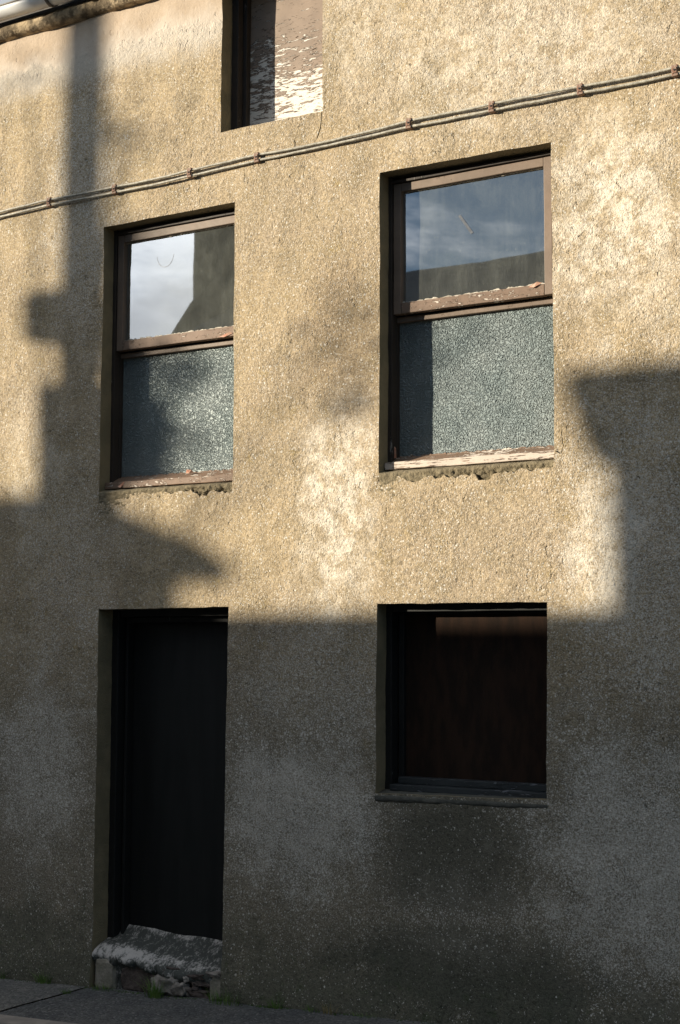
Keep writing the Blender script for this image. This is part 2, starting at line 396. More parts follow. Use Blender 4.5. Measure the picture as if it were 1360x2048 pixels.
def step_material():
    m, t = material('worn_step'); P = t.P
    st = t.scaled(P, 1.6, 1.0, 1.0, (0, 0.25, 0))
    n = t.noise(st, 16, 6, 0.7, 0.4); f = t.noise(st, 60, 4, 0.65)
    z = t.sep.outputs['Z']
    nose = t.math('MULTIPLY', t.ramp(z, 0.13, 0.19), t.ramp(t.sep.outputs['Y'], 0.10, 0.03))
    v = t.math('ADD', t.math('ADD', t.math('MULTIPLY', n, 0.6), t.math('MULTIPLY', f, 0.4)), t.math('MULTIPLY', nose, 0.14))
    back = t.ramp(t.sep.outputs['Y'], 0.19, 0.23)
    v = t.math('ADD', v, t.math('MULTIPLY', back, 0.10))
    col = t.mix(t.ramp(v, 0.50, 0.66), (0.075, 0.08, 0.072), (0.54, 0.51, 0.48))
    finish(t, col, 0.85, t.math('ADD', n, t.math('MULTIPLY', f, 0.5)), 0.012, 1.0, 0.35)
    return m


def asphalt(name, a, b, spk):
    m, t = material(name); P = t.P
    vo = t.voro(P, 95); c = t.node('ShaderNodeSeparateColor', {'Color': vo.outputs['Color']})
    col = t.mix(t.ramp(t.noise(P, 3.5, 5, 0.6), 0.35, 0.65), a, b)
    tone = t.ramp(c.outputs[0], 0, 1, 0.6, 1.5, False)
    col = t.mix(1.0, col, t.node('ShaderNodeCombineXYZ', {'X': tone, 'Y': tone, 'Z': tone}).outputs[0], 'MULTIPLY')
    col = t.mix(t.math('MULTIPLY', t.math('LESS_THAN', c.outputs[1], 0.05), 0.7), col, spk)
    h = t.math('ADD', t.noise(P, 70, 4, 0.6), t.math('SUBTRACT', 1.0, vo.outputs['Distance']))
    finish(t, col, 0.85, h, 0.006, 1.0, 0.3)
    return m


M['step'] = step_material()
M['asphalt'] = asphalt('pavement_asphalt', (0.075, 0.078, 0.080), (0.105, 0.104, 0.102), (0.26, 0.25, 0.24))
M['slab'] = asphalt('pavement_concrete', (0.115, 0.115, 0.110), (0.15, 0.145, 0.135), (0.3, 0.29, 0.27))
M['road'] = asphalt('road_asphalt', (0.045, 0.045, 0.046), (0.06, 0.06, 0.06), (0.2, 0.2, 0.2))
M['grass'] = simple('grass_blade', (0.075, 0.165, 0.025), (0.13, 0.20, 0.045), 30, 0.6)
M['dry'] = simple('dry_grass_blade', (0.25, 0.19, 0.07), (0.16, 0.13, 0.05), 30, 0.7)
M['moss'] = simple('moss', (0.045, 0.085, 0.02), (0.03, 0.05, 0.015), 40, 0.9, 0.004, 90)
M['flake'] = simple('paint_flake', (0.45, 0.20, 0.13), (0.55, 0.36, 0.27), 40, 0.7)
M['harl'] = simple('grey_harling', (0.30, 0.28, 0.25), (0.22, 0.21, 0.19), 4, 0.95, 0.01, 60)
M['brickwork'] = simple('chimney_render', (0.20, 0.19, 0.165), (0.14, 0.135, 0.12), 5, 0.95, 0.01, 60)
M['pot'] = simple('clay_pot', (0.36, 0.20, 0.12), (0.28, 0.15, 0.09), 8, 0.8)
M['pole'] = simple('pole_timber', (0.12, 0.09, 0.065), (0.08, 0.06, 0.045), 10, 0.85, 0.004, 50, (4, 4, 0.4))
M['metal'] = simple('grey_metal', (0.22, 0.23, 0.23), (0.16, 0.17, 0.17), 8, 0.5)
M['pane_far'] = simple('far_window_glass', (0.03, 0.035, 0.04), (0.02, 0.022, 0.025), 3, 0.1, spec=0.6)
M['white'] = simple('white_paint', (0.7, 0.69, 0.66), (0.6, 0.59, 0.56), 8, 0.6)
M['bark'] = simple('bark', (0.09, 0.07, 0.05), (0.05, 0.04, 0.03), 14, 0.9, 0.01, 40)
M['leaf'] = simple('leaf', (0.05, 0.09, 0.025), (0.08, 0.11, 0.03), 6, 0.6)
M['soil'] = simple('soil', (0.06, 0.05, 0.035), (0.08, 0.07, 0.05), 2, 0.95, 0.02, 8)


# ------------------------------------------------------------------ ground
def gz(x): return 0.050 + 0.041 * x


def sheet(name, x0, x1, y0, y1, dz, mat, nx, ny, amp=0.0):
    vs = []; fs = []
    for j in range(ny + 1):
        for i in range(nx + 1):
            x = x0 + (x1 - x0) * i / nx; y = y0 + (y1 - y0) * j / ny
            vs.append((x, y, gz(x) + dz + amp * MN.noise(Vector((x * 3, y * 3, 5)))))
    for j in range(ny):
        for i in range(nx):
            a = j * (nx + 1) + i; fs.append((a, a + 1, a + nx + 2, a + nx + 1))
    return tag(link_mesh(name, vs, fs, mat, None, True), kind='structure')


sheet('ground', -160, 160, -160, 160, -0.13, M['soil'], 8, 8)
sheet('road', -60, 60, -7.2, -0.93, -0.105, M['road'], 120, 12)
sheet('pavement', -1.66, 6.2, -0.78, 0.25, 0.0, M['asphalt'], 200, 26, 0.008)
sheet('concrete_path', -9, -1.672, -0.78, 0.25, 0.004, M['slab'], 180, 26, 0.006)
kb = MB(); xk = -9.0
while xk < 6.2:
    L = 0.9; q = MB()
    a, b = xk + 0.004, xk + L - 0.004
    vs = [(x, y, gz(x) + z) for x in (a, b) for y in (-0.93, -0.785) for z in (-0.25, 0.012)]
    kb.add(vs, [(0, 1, 3, 2), (4, 6, 7, 5), (0, 4, 5, 1), (2, 3, 7, 6), (0, 2, 6, 4), (1, 5, 7, 3)]); xk += L
tag(kb.build('kerb', M['tar'], None, 0.012), kind='structure')

# ------------------------------------------------------------------ the house front
house = empty('house', (0, 0, 0), 'old two-storey house with tan roughcast wall, half of it in deep shadow', 'house')


def relief(x, z):
    v = 0.010 * MN.noise(Vector((x * 1.3, z * 1.3, 3.1))) + 0.0055 * MN.noise(Vector((x * 5.5, z * 5.5, 8.4))) + 0.0025 * MN.noise(Vector((x * 17, z * 17, 1.2)))
    k = max(0.0, min(1.0, (0.30 - z) / 0.3)); v -= 0.022 * k * k * (3 - 2 * k)
    return v


def loop(pts, step=0.022, jit=0.0028, close=True):
    """walk round an outline dropping a point every step, each a little off the line"""
    out = []; n = len(pts)
    for i in range(n if close else n - 1):
        a = Vector(pts[i]); b = Vector(pts[(i + 1) % n]); L = (b - a).length; k = max(1, int(round(L / step)))
        d = (b - a) / L; nrm = Vector((-d.y, d.x))
        for j in range(k):
            p = a + (b - a) * (j / k)
            w_ = MN.noise(Vector((p.x * 21, p.y * 21, 4.4))) * jit + MN.noise(Vector((p.x * 4, p.y * 4, 9.4))) * jit * 1.3
            out.append(tuple(p + nrm * w_))
    return out


def jag(x0, x1, z, depth, ph, n):
    """a broken lower edge walked from x0 to x1"""
    out = []
    for i in range(n + 1):
        t = i / n; x = x0 + (x1 - x0) * t
        out.append((x, z(t) - depth(t) * max(0.0, 0.45 + 0.75 * MN.noise(Vector((x * 10, ph, 0))) + 0.40 * MN.noise(Vector((x * 36, ph, 3))) + 0.2 * MN.noise(Vector((x * 90, ph, 3))))))
    return out


TOPW = [(-0.812, 4.825), (-0.124, 4.822), (-0.126, 5.70), (-0.812, 5.70)]
jl = jag(-1.655, -0.705, lambda t: 2.800 - 0.006 * t, lambda t: 0.012 + 0.055 * max(0, t - 0.25) + (0.05 if 0.70 < t < 0.86 else 0), 2.2, 60)
ULW = [(-1.668, 4.402)] + [(-1.666, 2.82)] + jl + [(-0.700, 2.84), (-0.707, 4.407)]
jr = jag(0.245, 1.222, lambda t: 2.790, lambda t: (0.0 if t < 0.12 else 0.030 + 0.035 * math.sin(3.1 * min(1, (t - 0.1) / 0.8))) * (1 if t < 0.9 else 0.4), 7.9, 60)
URW = [(0.241, 4.414), (0.239, 2.80)] + jr + [(1.228, 2.84), (1.222, 4.404)]
LOW = [(0.224, 2.135), (0.219, 1.168), (1.172, 1.186), (1.178, 2.131)]
DOOR = [(-1.655, 2.129), (-1.648, 0.16), (-1.655, -0.30), (-0.722, -0.30), (-0.735, 0.2), (-0.722, 2.131)]


def crack_poly(pts, wid):
    L = []; R = []
    for i, (x, z) in enumerate(pts):
        wv = wid[i]; L.append((x - wv, z)); R.append((x + wv, z + 0.002))
    return L + R[::-1]


CRACK = crack_poly([(-0.131, 4.818), (-0.130, 4.78), (-0.136, 4.745), (-0.139, 4.72), (-0.150, 4.69), (-0.158, 4.672), (-0.176, 4.648)], [0.0022, 0.0022, 0.0025, 0.0035, 0.0045, 0.0028, 0.0012])
CRACK2 = crack_poly([(-0.232, 4.575), (-0.240, 4.54), (-0.238, 4.51), (-0.244, 4.48), (-0.243, 4.455)], [0.0006, 0.0016, 0.0018, 0.0014, 0.0006])
CRACK3 = crack_poly([(1.236, 2.86), (1.262, 2.845), (1.275, 2.88), (1.268, 2.93), (1.262, 2.98)], [0.003, 0.0028, 0.0018, 0.0014, 0.0006])
CRACK4 = crack_poly([(-0.70, 2.91), (-0.694, 2.96), (-0.688, 3.02)], [0.0022, 0.0016, 0.0006])
CRACK5 = crack_poly([(0.232, 2.79), (0.236, 2.77), (0.226, 2.745), (0.222, 2.72)], [0.0026, 0.0022, 0.0016, 0.0006])
CRACK6 = crack_poly([(-0.255, 4.40), (-0.262, 4.34), (-0.256, 4.28), (-0.262, 4.21), (-0.268, 4.14)], [0.0006, 0.0012, 0.0010, 0.0012, 0.0005])
holes = [(loop(TOPW), True), (loop(ULW, 0.02, 0.0016), True), (loop(URW, 0.02, 0.0016), True), (loop(LOW), True), (loop(DOOR), True)]
cracks = [(c, False) for c in (CRACK, CRACK2, CRACK3, CRACK4, CRACK5, CRACK6)]


def inside(px, pz, poly):
    poly = np.array(poly); r = np.zeros(len(px), bool); n = len(poly)
    for i in range(n):
        x0, z0 = poly[i]; x1, z1 = poly[(i + 1) % n]
        if z0 == z1: continue
        c = ((z0 > pz) != (z1 > pz)) & (px < (x1 - x0) * (pz - z0) / (z1 - z0) + x0)
        r ^= c
    return r


X0, X1, Z0, Z1 = -6.0, 6.0, -0.45, 5.90
gx = np.concatenate([np.arange(X0 + .3, -2.8, 0.3), np.arange(-2.8, 2.2, 0.034), np.arange(2.2, X1, 0.3)])
gzz = np.arange(Z0 + 0.03, Z1 - 0.01, 0.034)
GX, GZ = np.meshgrid(gx, gzz); GX = GX.ravel(); GZ = GZ.ravel()
rng = np.random.default_rng(3)
GX = GX + rng.uniform(-.008, .008, GX.size); GZ = GZ + rng.uniform(-.008, .008, GZ.size)
ok = (GX > X0 + .02) & (GX < X1 - .02) & (GZ > Z0 + .01) & (GZ < Z1 - .01)
for hp, big_ in holes + cracks:
    A = np.array(hp)
    near = (GX > A[:, 0].min() - .02) & (GX < A[:, 0].max() + .02) & (GZ > A[:, 1].min() - .02) & (GZ < A[:, 1].max() + .02)
    idx = np.nonzero(near & ok)[0]
    if not len(idx): continue
    B = np.roll(A, -1, 0); D = B - A; L2 = (D ** 2).sum(1) + 1e-12
    q = np.stack([GX[idx], GZ[idx]], 1)
    tt = np.clip(((q[:, None] - A[None]) * D[None]).sum(2) / L2, 0, 1)
    dist = np.sqrt((((A[None] + tt[..., None] * D[None]) - q[:, None]) ** 2).sum(2)).min(1)
    bad = (dist < 0.007) | inside(q[:, 0], q[:, 1], A)
    ok[idx[bad]] = False
pts = [Vector(p) for p in zip(GX[ok].tolist(), GZ[ok].tolist())]
edges = []


def add_loop(lp):
    b = len(pts); n = len(lp)
    pts.extend(Vector(p) for p in lp); edges.extend((b + i, b + (i + 1) % n) for i in range(n))


def rect_loop():
    o = []
    for i in range(40): o.append((X0 + (X1 - X0) * i / 40, Z0))
    for i in range(30): o.append((X1, Z0 + (Z1 - Z0) * i / 30))
    for i in range(40): o.append((X1 - (X1 - X0) * i / 40, Z1))
    for i in range(30): o.append((X0, Z1 - (Z1 - Z0) * i / 30))
    return o


add_loop(rect_loop())
for hp, _ in holes + cracks: add_loop(hp)
rv, re_, rf, *_ = delaunay_2d_cdt(pts, edges, [], 0, 1e-6)
V2 = np.array([(v.x, v.y) for v in rv]); tri = np.array([f for f in rf if len(f) == 3])
cen = V2[tri].mean(1); keep = np.ones(len(tri), bool)
for hp, _ in holes + cracks: keep &= ~inside(cen[:, 0], cen[:, 1], hp)
tri = tri[keep]
wv = [(x, relief(x, z), z) for x, z in V2.tolist()]
wf = [tuple(int(i) for i in f) for f in tri]
# the other three sides of the house, so that the rooms behind the panes are dark
nb = len(wv)
wv += [(X0, 0.0, Z0), (X1, 0.0, Z0), (X1, 7.0, Z0), (X0, 7.0, Z0), (X0, 0.0, Z1), (X1, 0.0, Z1), (X1, 7.0, Z1), (X0, 7.0, Z1), (X0, 3.5, 7.24), (X1, 3.5, 7.24)]
wf += [(nb + 1, nb + 2, nb + 6, nb + 9, nb + 5), (nb + 2, nb + 3, nb + 7, nb + 6), (nb + 3, nb, nb + 4, nb + 8, nb + 7)]
me = bpy.data.meshes.new('wall'); me.from_pydata(wv, [], wf); me.update()
bm = bmesh.new(); bm.from_mesh(me)
for f in bm.faces:
    f.smooth = True
    if f.calc_center_median().y < 0.03 and f.normal.y > 0: f.normal_flip()
bmesh.ops.delete(bm, geom=[v for v in bm.verts if not v.link_faces], context='VERTS')
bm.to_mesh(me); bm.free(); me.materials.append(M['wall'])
wall = bpy.data.objects.new('wall', me); COL.objects.link(wall); wall.parent = house

# sides of every opening: five reveals, and the shallow throats of the cracks
def reveal(lp, depth, name, mat, parent, rough=0.002):
    n = len(lp); K = 7 if depth > 0.1 else 2; vs = []; fs = []
    c = Vector((sum(p[0] for p in lp) / n, sum(p[1] for p in lp) / n))
    for k in range(K + 1):
        for (x, z) in lp:
            y = relief(x, z); d = depth * k / K
            w_ = MN.noise(Vector((x * 14, z * 14, d * 14))) * rough * (1 if 0 < k else 0)
            r = (Vector((x, z)) - c).normalized()
            # a slightly rounded arris
            e = 0.0035 if k == 0 else 0.0
            vs.append((x + r.x * w_, y + d if k else y, z + r.y * w_))
    for k in range(K):
        for i in range(n):
            a = k * n + i; b = k * n + (i + 1) % n
            fs.append((a, b, b + n, a + n))
    return link_mesh(name, vs, fs, mat, parent, False)


for hp, _ in holes: reveal(hp, 0.32, 'reveal', M['reveal'], house)
for cp, _ in cracks: reveal(cp, 0.05, 'crack', M['concrete'], house)

# dark rooms behind the panes: floor slab and inner walls
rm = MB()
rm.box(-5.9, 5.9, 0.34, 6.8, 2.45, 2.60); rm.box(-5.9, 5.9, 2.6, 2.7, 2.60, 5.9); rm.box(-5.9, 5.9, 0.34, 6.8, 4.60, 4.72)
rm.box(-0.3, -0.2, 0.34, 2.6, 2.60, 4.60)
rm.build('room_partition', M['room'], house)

# ---- a sash window: outer frame, hung upper sash with clear glass, fixed lower light with pebbled glass
def rect_frame(mb, x0, x1, z0, z1, y0, y1, l, r, b, t):
    mb.wood(x0, x0 + l, y0, y1, z0, z1)
    if r: mb.wood(x1 - r, x1, y0, y1, z0, z1)
    if b: mb.wood(x0 + l + .001, x1 - r - .001, y0 + .001, y1 - .001, z0, z0 + b)
    if t: mb.wood(x0 + l + .001, x1 - r - .001, y0 + .001, y1 - .001, z1 - t, z1)


def pane(name, x0, x1, z0, z1, y, mat, parent, th=0.004):
    return MB().box(x0, x1, y, y + th, z0, z1).build(name, mat, parent)


def ragged(x0, x1, z0, z1, y, ph, top=True, th=0.006):
    """a thin strip with a broken edge (putty, torn paint)"""
    n = max(6, int((x1 - x0) / 0.008)); vs = []; fs = []
    for i in range(n + 1):
        x = x0 + (x1 - x0) * i / n
        a = 0.5 + 0.6 * MN.noise(Vector((x * 25, ph, 1))) + 0.4 * MN.noise(Vector((x * 90, ph, 2)))
        a = max(0.08, min(1, a)); h = (z1 - z0) * a
        lo, hi = (z0, z0 + h) if top else (z1 - h, z1)
        vs += [(x, y, lo), (x, y + th, lo), (x, y + th, hi), (x, y + th * 0.4, hi)]
    for i in range(n):
        for k in range(4):
            a, b = i * 4 + k, i * 4 + (k + 1) % 4; fs.append((a, b, b + 4, a + 4))
    fs += [(0, 1, 2, 3), tuple(n * 4 + k for k in (3, 2, 1, 0))]
    return vs, fs


def sash_window(x0, x1, z0, z1, zm, right_stile, label, seed):
    random.seed(seed)
    fr = MB()
    rect_frame(fr, x0 - .01, x1 + .03, z0, z1 + .005, 0.145, 0.215, 0.034, 0.03, 0.0, 0.012)
    fr.wood(x0 - .01, x0 + .022, 0.092, 0.144, z0, z1 + .005)                   # outer bead
    fr.wood(x0 + .023, x1 + .03, 0.085, 0.144, z1 - .034, z1 - .018)            # head bead under the lintel
    root = fr.build('sash_window', M['dark_brown'], house, 0.002); root['label'] = label
    s = MB(); sx0 = x0 + 0.026; sx1 = right_stile
    rect_frame(s, sx0, sx1, zm + 0.006, z1 - 0.036, 0.100, 0.143, 0.046, 0.044, 0.0, 0.046)
    s.build('upper_sash', M['brown'], root, 0.003)
    b = MB(); b.wood(sx0 + .047, sx1 - .045, 0.099, 0.143, zm + 0.006, zm + 0.064, 0.002, 0.04)
    b.build('bottom_rail', M['peeling'], root, 0.003)
    px0, px1, pz0, pz1 = sx0 + 0.044, sx1 - 0.042, zm + 0.060, z1 - 0.080
    pane('clear_pane', px0, px1, pz0, pz1, 0.128, M['glass'], root)
    pt = MB()
    pt.add(*ragged(px0, px1, pz0 + .003, pz0 + 0.022, 0.119, seed, True)); pt.add(*ragged(px0, px1, pz1 - 0.010, pz1, 0.119, seed + 3, False))
    m2 = MB(); m2.add(*ragged(pz0, pz1, 0.0, 0.008, 0.119, seed + 5, False))
    pt.add([(px1 - 0.009 + z, y, x) for x, y, z in m2.v], m2.f)
    pt.build('putty', M['putty'], root)
    l = MB(); l.wood(x0 + .012, x1 + .03, 0.146, 0.190, zm - 0.030, zm - 0.001, 0.002, 0.05)
    l.build('meeting_rail', M['brown'], root, 0.003)
    pane('pebbled_pane', x0 + 0.020, x1 + 0.03, z0 + 0.06, zm - 0.022, 0.172, M['frosted'], root)
    k = MB(); k.add(*ragged(x0 + .03, x1 + .02, z0 + 0.072, z0 + 0.090, 0.158, seed + 8, True, 0.012)); k.build('lower_putty', M['peeling'], root)
    r = MB()
    n = 26; vs = []; fs = []
    for i in range(n + 1):                                                      # sloped bottom rail of the lower light
        x = x0 + .02 + (x1 - x0 - .01) * i / n; q = 0.002 * MN.noise(Vector((x * 20, seed, 0)))
        vs += [(x, 0.085 + q, z0 + 0.040 + q), (x, 0.19, z0 + 0.040), (x, 0.19, z0 + 0.080), (x, 0.150 + q, z0 + 0.074 + q)]
    for i in range(n):
        for c in range(4):
            a, b_ = i * 4 + c, i * 4 + (c + 1) % 4; fs.append((a, b_, b_ + 4, a + 4))
    fs += [(0, 1, 2, 3), tuple(n * 4 + c for c in (3, 2, 1, 0))]
    r.add(vs, fs); r.build('lower_rail', M['peeling'], root, 0.002)
    t = MB(); t.wood(x0 + .004, x1 - .004, 0.045, 0.16, z0 - 0.002, z0 + 0.038, 0.003, 0.035)
    t.build('timber_sill', M['bare' if seed == 23 else 'peeling'], root, 0.004)
    return root


ul = sash_window(-1.667, -0.702, 2.835, 4.404, 3.660, -0.660, 'brown flaking sash window over the door, tall shape reflected in its pane', 11)
ur = sash_window(0.240, 1.226, 2.835, 4.408, 3.660, 1.180, 'wider brown flaking sash window at right, roof line reflected in its pane', 23)
# flakes of orange-red undercoat hanging on the sills and rails
def flake(pts, parent):
    vs = [Vector(p) for p in pts]; n = len(vs)
    nrm = Vector((0, 0.0015, 0))
    link_mesh('paint_flake', vs + [v + nrm for v in vs], [tuple(range(n)), tuple(range(2 * n - 1, n - 1, -1))] + [(i, (i + 1) % n, (i + 1) % n + n, i + n) for i in range(n)], M['flake'], parent)


flake([(-1.56, 0.040, 2.846), (-1.515, 0.043, 2.872), (-1.505, 0.05, 2.868), (-1.54, 0.036, 2.836)], ul)
flake([(-1.12, 0.12, 2.905), (-1.10, 0.10, 2.924), (-1.07, 0.105, 2.920), (-1.065, 0.12, 2.908), (-1.09, 0.11, 2.902)], ul)
flake([(-0.88, 0.094, 3.67), (-0.80, 0.090, 3.690), (-0.78, 0.096, 3.682), (-0.84, 0.092, 3.664)], ul)
flake([(1.05, 0.094, 3.715), (1.10, 0.088, 3.735), (1.125, 0.094, 3.728), (1.08, 0.09, 3.708)], ur)
flake([(0.272, 0.10, 2.90), (0.280, 0.086, 2.96), (0.288, 0.09, 2.95), (0.284, 0.10, 2.90)], ur)
# the scrap of tape on the right-hand pane, a curl of thread on the left-hand one, boards behind the glass
MB().add([(0.640, 0.1255, 4.150), (0.654, 0.1255, 4.155), (0.728, 0.1255, 4.050), (0.714, 0.1255, 4.044), (0.640, 0.1275, 4.150), (0.654, 0.1275, 4.155), (0.728, 0.1275, 4.050), (0.714, 0.1275, 4.044)],
         [(0, 1, 2, 3), (7, 6, 5, 4), (0, 4, 5, 1), (1, 5, 6, 2), (2, 6, 7, 3), (3, 7, 4, 0)]).build('tape', M['tape'], ur)
th = [(-1.30 + 0.062 * math.sin(a) , 0.1265, 4.215 - 0.075 * math.cos(a)) for a in [(-1.5 + 3.0 * i / 16) for i in range(17)]]
MB().tube(th, 0.0006, 5).build('thread', M['putty'], ul)
cb = MB(); xs = 0.18
for k, wd in enumerate((0.515, 0.25, 0.34)):
    cb.box(xs, xs + wd - 0.014, 0.236, 0.25, 3.68, 4.42); xs += wd
cb.build('inner_board', M['curtain'], ur)
cb = MB(); xs = -1.72
for k, wd in enumerate((0.36, 0.36, 0.38)):
    cb.box(xs, xs + wd - 0.008, 0.236, 0.25, 3.68, 4.42); xs += wd
cb.build('inner_board', M['curtain'], ul)

# ---- broken concrete sills under the two upper windows
def concrete_sill(x0, x1, zt, ph, broken, label):
    nx, nz = 120, 26; vs = []; fs = []
    prof = [(0.17, zt + 0.004), (0.10, zt - 0.002), (0.05, zt - 0.010), (0.015, zt - 0.020), (0.0, zt - 0.028)]
    for k in range(20): prof.append((0.0, zt - 0.03 - 0.0065 * (k + 1)))
    m = len(prof)
    for i in range(nx + 1):
        t = i / nx; x = x0 + (x1 - x0) * t
        for k, (y, z) in enumerate(prof):
            d = max(0.0, min(1.0, (zt - 0.02 - z) / 0.11))
            r1 = MN.noise(Vector((x * 16, z * 22, ph))); r2 = MN.noise(Vector((x * 48, z * 60, ph + 4))); r3 = MN.noise(Vector((x * 110, z * 110, ph + 9)))
            br = broken(t)
            y2 = y - 0.006 * (1 - br) * (1 if k > 3 else 0)
            y2 += br * (d * 0.030 + max(0, r1) * 0.05 * d + r2 * 0.014 * min(1, d * 3) + r3 * 0.005 * min(1, d * 4 + .2)) + (0.004 * r2 + 0.002 * r3 if k > 1 else 0)
            z2 = z + 0.003 * r1 + 0.0015 * r3
            vs.append((x, y2, z2))
    for i in range(nx):
        for k in range(m - 1):
            a = i * m + k; fs.append((a, a + 1, a + m + 1, a + m))
    o = link_mesh('concrete_sill', vs, fs, M['concrete'], house, True); o['label'] = label
    return o


concrete_sill(-1.665, -0.703, 2.838, 2.0, lambda t: min(1, 0.15 + max(0, t - 0.08) * 1.4), 'crumbling concrete sill under the left sash window')
concrete_sill(0.241, 1.225, 2.838, 6.0, lambda t: min(1, 0.1 + max(0, t - 0.1) * 2.4), 'crumbling concrete sill with deep holes under the right sash window')

# ---- boarded window at the top
random.seed(5)
bw = MB()
bw.wood(-0.83, -0.768, 0.10, 0.148, 4.80, 5.76); bw.wood(-0.83, -0.742, 0.150, 0.215, 4.80, 5.76); bw.wood(-0.83, -0.08, 0.15, 0.215, 5.70, 5.76)
bwo = bw.build('boarded_window', M['dark_brown'], house, 0.003); bwo['label'] = 'window closed with a board of flaking brown and white paint'
n = 40; vs = []; fs = []
for i in range(n + 1):
    for k in range(n + 1):
        x = -0.78 + 0.70 * i / n; z = 4.79 + 0.96 * k / n
        vs.append((x, 0.196 + 0.002 * MN.noise(Vector((x * 4, z * 9, 3))), z))
for i in range(n):
    for k in range(n):
        a = i * (n + 1) + k; fs.append((a, a + 1, a + n + 2, a + n + 1))
brd = link_mesh('board', vs, fs, M['board'], bwo, True); so_ = brd.modifiers.new('thick', 'SOLIDIFY'); so_.thickness = 0.015; so_.offset = 0
for _ in range(46):                                                              # curled flakes standing off the board
    x = random.uniform(-0.50, -0.14); z = random.uniform(4.86, 5.40); L = random.uniform(0.02, 0.055); h = random.uniform(0.004, 0.010); c = random.uniform(0.004, 0.010)
    sl_ = 0.22
    MB().add([(x, 0.194, z), (x + L, 0.194, z + sl_ * L), (x + L * .8, 0.194 - c, z + sl_ * L * .8 - h), (x + L * .2, 0.194 - c, z + sl_ * L * .2 - h),
            (x, 0.195, z), (x + L, 0.195, z + sl_ * L), (x + L * .8, 0.195 - c, z + sl_ * L * .8 - h), (x + L * .2, 0.195 - c, z + sl_ * L * .2 - h)],
           [(0, 1, 2, 3), (7, 6, 5, 4), (0, 4, 5, 1), (1, 5, 6, 2), (2, 6, 7, 3), (3, 7, 4, 0)]).build('paint_flake', M['board'], bwo)

# ---- shuttered window below
random.seed(9)
lw = MB()
lw.wood(0.205, 0.258, 0.10, 0.165, 1.15, 2.14); lw.wood(1.16, 1.20, 0.10, 0.165, 1.15, 2.14)
lw.wood(0.26, 1.158, 0.10, 0.165, 2.094, 2.14); 
lw.wood(0.26, 0.292, 0.166, 0.20, 1.20, 2.09); lw.wood(1.108, 1.16, 0.166, 0.20, 1.20, 2.09)
lw.wood(0.293, 1.107, 0.166, 0.20, 2.082, 2.093)
lwo = lw.build('shuttered_window', M['door_frame'], house, 0.003); lwo['label'] = 'square ground-floor window closed with a dark board'
lr = MB(); lr.wood(0.262, 1.156, 0.070, 0.165, 1.180, 1.212); lr.wood(0.28, 1.14, 0.125, 0.20, 1.2125, 1.246)
lr.build('bottom_rail', M['grey_rail'], lwo, 0.004)
bd = MB(); bd.wood(0.285, 1.115, 0.192, 0.205, 1.235, 2.086, 0.001); bd.build('board', M['shutter'], lwo)
vs = []; fs = []; n = 60
prof = [(0.16, 1.190), (0.10, 1.183), (0.05, 1.174), (0.015, 1.166), (0.000, 1.160), (-0.005, 1.155), (-0.007, 1.142), (-0.002, 1.132), (0.03, 1.115)]
for i in range(n + 1):
    x = 0.218 + 0.958 * i / n
    for y, z in prof:
        vs.append((x, y + 0.003 * MN.noise(Vector((x * 22, z * 20, 2))), z + 0.010 * i / n + 0.003 * MN.noise(Vector((x * 18, 4, y * 20)))))
m = len(prof)
for i in range(n):
    for k in range(m - 1): a = i * m + k; fs.append((a, a + 1, a + m + 1, a + m))
fs += [tuple(range(m)), tuple(n * m + k for k in range(m - 1, -1, -1))]
s_ = link_mesh('concrete_sill', vs, fs, M['damp_sill'], house, True); s_['label'] = 'thin whole sill under the dark square window'

# ---- door
random.seed(31)
dd = MB()
dd.wood(-1.572, -0.70, 0.225, 0.265, 0.20, 2.09, 0.0008)
door = dd.build('door', M['door'], house, 0.003); door['label'] = 'plain black flush door in a deep reveal'
df = MB(); df.wood(-1.68, -1.605, 0.125, 0.20, 0.10, 2.14); df.wood(-1.594, -1.573, 0.175, 0.24, 0.10, 2.12)
df.wood(-1.594, -0.70, 0.125, 0.20, 2.085, 2.14); df.wood(-1.571, -0.70, 0.175, 0.222, 2.05, 2.084)
df.build('door_frame', M['door_frame'], door, 0.004)
MB().tube([(-0.86, 0.224, 1.15), (-0.86, 0.215, 1.15)], 0.008, 10).build('keyhole_plate', M['metal'], door)

